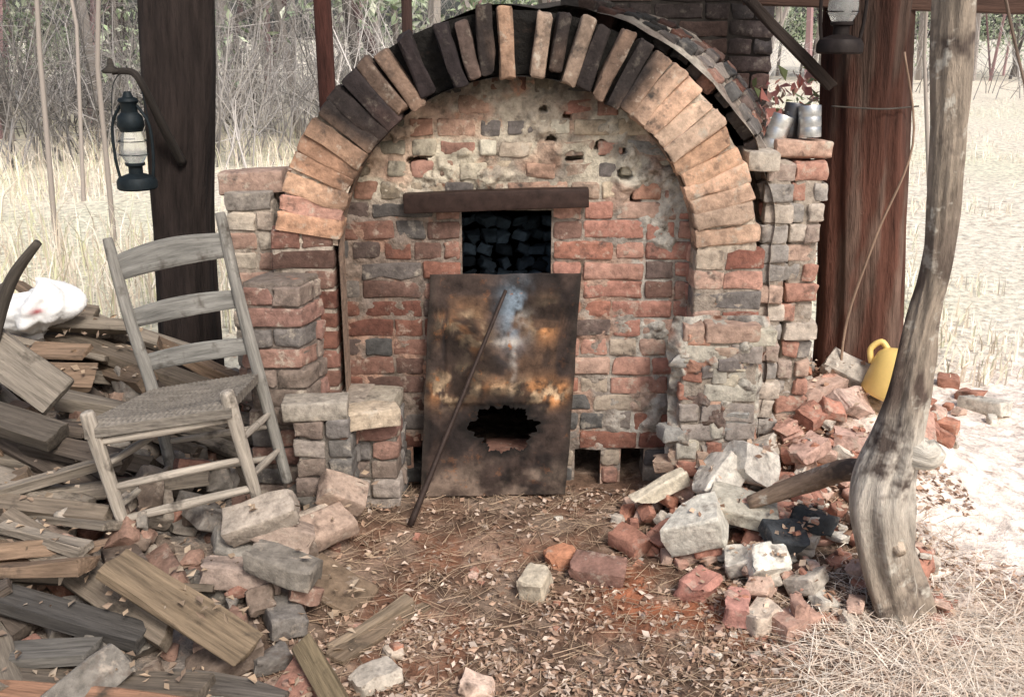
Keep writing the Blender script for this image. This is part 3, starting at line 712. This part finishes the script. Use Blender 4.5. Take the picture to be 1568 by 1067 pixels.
def blades(mb,P,h,w,pal,lean=.4,flatz=1.0):
    n=len(P);H=(h*rng.uniform(.5,1.3,n))[:,None];th=rng.uniform(0,2*math.pi,n)
    D=np.stack([np.cos(th),np.sin(th),0*th],1);t2=rng.uniform(0,2*math.pi,n);Wd=np.stack([np.cos(t2),np.sin(t2),0*t2],1)*w/2
    l=np.abs(rng.normal(size=(n,1)))*lean
    up=np.array([0,0,1.])*flatz
    mid=P+H*.55*(up+D*l*.5);tip=P+H*(up*(1-.3*np.minimum(l,1.5)/1.5)+D*l*1.2)
    V=np.stack([P-Wd,P+Wd,mid+Wd*.8,mid-Wd*.8,tip],1).reshape(-1,3)
    pal=np.array(pal);c=pal[rng.integers(len(pal),size=n)]*rng.uniform(.8,1.2,(n,1));a=np.arange(n)*5
    mb.add(V,[np.stack([a,a+1,a+2,a+3],1),np.stack([a+3,a+2,a+4],1)],np.repeat(c,5,axis=0))
def segs(mb,S,c,sides=3):
    S=np.array(S);p0,p1,r0,r1=S[:,:3],S[:,3:6],S[:,6:7],S[:,7:8]
    d=p1-p0;d/=np.linalg.norm(d,axis=1,keepdims=True)+1e-9
    ref=np.where(np.abs(d[:,2:3])>.9,np.array([[1,0,0]]),np.array([[0,0,1]]))
    u=np.cross(d,ref);u/=np.linalg.norm(u,axis=1,keepdims=True);w=np.cross(d,u)
    V=[]
    for (p,r) in ((p0,r0),(p1,r1)):
        for k in range(sides):
            a=2*math.pi*k/sides;V.append(p+r*(u*math.cos(a)+w*math.sin(a)))
    V=np.stack(V,1).reshape(-1,3);n=len(S);a=np.arange(n)*2*sides
    F=[np.stack([a+k,a+(k+1)%sides,a+sides+(k+1)%sides,a+sides+k],1) for k in range(sides)]
    cc=np.array(c,float)
    if cc.ndim==1: cc=np.tile(cc,(n,1))
    mb.add(V,F,np.repeat(cc,2*sides,axis=0))
def grow(S,p,d,L,r,depth,up=.1,spread=.6,kids=3,cols=None,c=None):
    p=np.array(p,float);d=np.array(d,float);n=3
    for k in range(n):
        d=d+rng.normal(size=3)*.13+np.array([0,0,up*.3]);d/=np.linalg.norm(d)
        q=p+d*L/n;r1=r*.82
        S.append([*p,*q,r,r1]);
        if cols is not None: cols.append(c)
        p=q;r=r1
        if depth>0 and (k>0 or depth<3):
            for m in range(int(rng.integers(1,kids))):
                dd=d+rng.normal(size=3)*spread;dd[2]+=up;dd/=np.linalg.norm(dd)
                grow(S,p,dd,L*R(.45,.7),r*.6,depth-1,up,spread,kids,cols,c)

pts=[]
while len(pts)<13000:
    x=rng.uniform(-.75,1.5,4000);y=rng.uniform(1.6,3.15,4000)
    d=.10+.90*sst(2.75,2.25,y)*sst(-.6,-.25,x)
    d*=1-.93*np.exp(-((x-.42)/.24)**2-((y-2.36)/.12)**2)
    d*=.15+.85*sst(.36,.54,fbm(x*5,y*5,55))
    d=np.where((y>2.9),.30*sst(.0,.4,x)+.1,d)
    k=rng.uniform(size=4000)<d
    pts+=list(zip(x[k],y[k]))
pts=np.array(pts[:13000]);z=gh(pts[:,0],pts[:,1])+rng.uniform(.001,.012,len(pts))
mb=MB();leaves(mb,np.column_stack([pts,z]),.022,[(.50,.38,.30),(.56,.45,.37),(.40,.28,.21),(.30,.19,.13),(.60,.50,.42),(.44,.31,.23),(.22,.14,.10),(.36,.24,.17)],flat=.2,asp=.5)
n=1300;x=rng.uniform(-2.1,-.4,n);y=rng.uniform(1.9,3.6,n);z=np.array([hsamp(a,b) for a,b in zip(x,y)])+.008
leaves(mb,np.column_stack([x,y,z]),.026,[(.36,.27,.19),(.26,.19,.14),(.42,.34,.26)],flat=.3)
n=1000;x=rng.uniform(.5,1.3,n);y=rng.uniform(2.3,3.6,n);z=np.array([hsamp(a,b) for a,b in zip(x,y)])+.008
leaves(mb,np.column_stack([x,y,z]),.022,[(.46,.34,.25),(.36,.22,.15),(.56,.44,.34)],flat=.3)
mb.build('leaf_litter',M_leaf,smooth=False)
mb=MB();S=[];cs=[]
for k in range(3800):
    x,y=R(-.6,1.4),R(1.7,3.1);a=R(0,math.pi);L=R(.02,.11);z=float(gh(x,y))+.009;r=R(.0005,.0015)
    S.append([x,y,z,x+L*math.cos(a),y+L*math.sin(a),z+R(0,.008),r,r*.6]);g=R(.5,1.2);cs.append((.50*g,.37*g,.26*g))
segs(mb,S,np.array(cs));mb.build('pine_straw',M_leaf)
mb=MB();n=6500;x=rng.normal(1.2,.33,n);y=rng.normal(2.05,.22,n);k=(x>.62+.35*(y-1.9))&(x<2.3);x,y=x[k],y[k]
z=gh(x,y)+rng.uniform(0,.03,len(x));blades(mb,np.column_stack([x,y,z]),.10,.0032,[(.82,.72,.6),(.88,.80,.70),(.70,.57,.46)],lean=1.6,flatz=.22)
mb.build('straw_pile',M_leaf,smooth=False)
mb=MB()
def field(n,x0,x1,y0,y1,h,w,pal,dens=None):
    x=rng.uniform(x0,x1,n);t=rng.uniform(size=n);y=y0*(y1/y0)**t
    x=x*(y/y1)**.75
    k=~((np.abs(x)<1.45)&(y<5.0))
    if dens is not None: k&=dens(x,y)
    x,y=x[k],y[k];blades(mb,np.column_stack([x,y,gh(x,y)-.01]),h,w,pal)
sp=[(.84,.78,.66),(.88,.83,.72),(.74,.66,.54),(.84,.75,.63),(.72,.73,.56)]  # blades paler than real straw, overexposure put into their colour
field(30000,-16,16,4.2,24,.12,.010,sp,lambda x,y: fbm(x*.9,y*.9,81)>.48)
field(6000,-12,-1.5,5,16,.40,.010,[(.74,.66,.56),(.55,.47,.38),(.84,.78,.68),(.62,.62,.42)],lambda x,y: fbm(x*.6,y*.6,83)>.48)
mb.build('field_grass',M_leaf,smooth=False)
e=empty('berry_shrub');mb=MB();S=[];
for k in range(8): grow(S,(1.05+R(-.05,.05),3.85,.45),(R(-.3,.3),0,1),.42,.006,2,.1,.5,3)
segs(mb,S,(.3,.2,.15));mb.build('stems',M_leaf,e)
mb=MB();P=np.column_stack([rng.normal(1.06,.08,260),rng.normal(3.85,.1,260),rng.normal(1.20,.09,260)])
leaves(mb,P,.05,[(.62,.26,.22),(.70,.40,.34),(.35,.42,.2),(.72,.58,.5)],flat=1);mb.build('leaves',M_leaf,e,smooth=False)

for (x,y,h,lean) in [(-3.35,7.2,4.4,.02),(-3.0,7.4,4.0,-.03),(-4.1,9.5,5,.0),(4.0,9.5,4.2,-.1)]:
    mb=MB();S=[];grow(S,(x,y,-.05),(lean,0,1),h,.022,3,.12,.4,3);segs(mb,S,(.34,.30,.27),5);mb.build('bare_sapling',M_leaf)
mb=MB();S=[];cs=[]
for k in range(260):
    t=R(0,1);y=R(11.5,18);x=R(-14,-1.2) if t<.85 else R(-1,13)
    if x>0: y=R(22,30)
    dk_=1-.55*float(sst(-4,-6.5,x))
    g=R(.12,.75)*dk_;c=(g,g*.95,g*.92)
    for m in range(3): grow(S,(x+R(-.3,.3),y+R(-.3,.3),0),(R(-.5,.5),R(-.4,.4),1),R(.7,2.0),.014,2,.05,.7,3,cs,c)
segs(mb,S,np.array(cs));mb.build('brush_thicket',M_fol)
mb=MB();S=[];cs=[]
for k in range(170):
    x=R(-20,20);y=R(14,28) if x<2 else R(32,46)
    g=R(.08,.5);c=(g,g*.90,g*.84) if R(0,1)<.75 else (g*1.1,g*.72,g*.74)
    grow(S,(x,y,-.1),(R(-.05,.05),0,1),R(6,10),R(.04,.13),2,.1,.5,4,cs,c)
segs(mb,S,np.array(cs),4)
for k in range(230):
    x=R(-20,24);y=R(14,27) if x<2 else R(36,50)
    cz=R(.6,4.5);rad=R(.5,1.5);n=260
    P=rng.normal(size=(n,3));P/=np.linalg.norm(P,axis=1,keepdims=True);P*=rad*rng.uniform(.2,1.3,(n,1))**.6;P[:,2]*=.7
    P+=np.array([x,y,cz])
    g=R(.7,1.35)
    pal=[(.42*g,.52*g,.34*g),(.24*g,.32*g,.21*g),(.52*g,.60*g,.44*g),(.62*g,.66*g,.54*g)]  # pale greens: haze and overexposure put into the leaf colour
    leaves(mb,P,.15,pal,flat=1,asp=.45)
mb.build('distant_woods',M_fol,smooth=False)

# ------------------------------------------------------------------ light, sky, camera
el=math.radians(46);az=math.radians(152)
sv=Vector((math.cos(el)*math.sin(az),math.cos(el)*math.cos(az),math.sin(el)))
ld=bpy.data.lights.new('sun','SUN');ld.energy=2.7;ld.angle=math.radians(16);ld.color=(1,.96,.90)
lo=bpy.data.objects.new('sun',ld);col.objects.link(lo);lo.rotation_euler=sv.to_track_quat('Z','Y').to_euler()
w=bpy.data.worlds.new('World');scene.world=w;w.use_nodes=True;nt=w.node_tree
sk=nt.nodes.new('ShaderNodeTexSky');sk.sky_type='NISHITA';sk.sun_disc=False;sk.sun_elevation=el;sk.sun_rotation=az
sk.dust_density=5;sk.air_density=1
nt.links.new(sk.outputs[0],nt.nodes['Background'].inputs[0]);nt.nodes['Background'].inputs[1].default_value=.145
cd=bpy.data.cameras.new('camera');cd.lens=35;cd.sensor_width=36;cd.clip_end=2000;cd.clip_start=.05
co=bpy.data.objects.new('camera',cd);col.objects.link(co);co.location=(0,0,1.5);co.rotation_euler=(math.radians(90-17.4),0,0)
scene.camera=co
scene.view_settings.view_transform='Standard';scene.view_settings.look='None';scene.view_settings.exposure=0
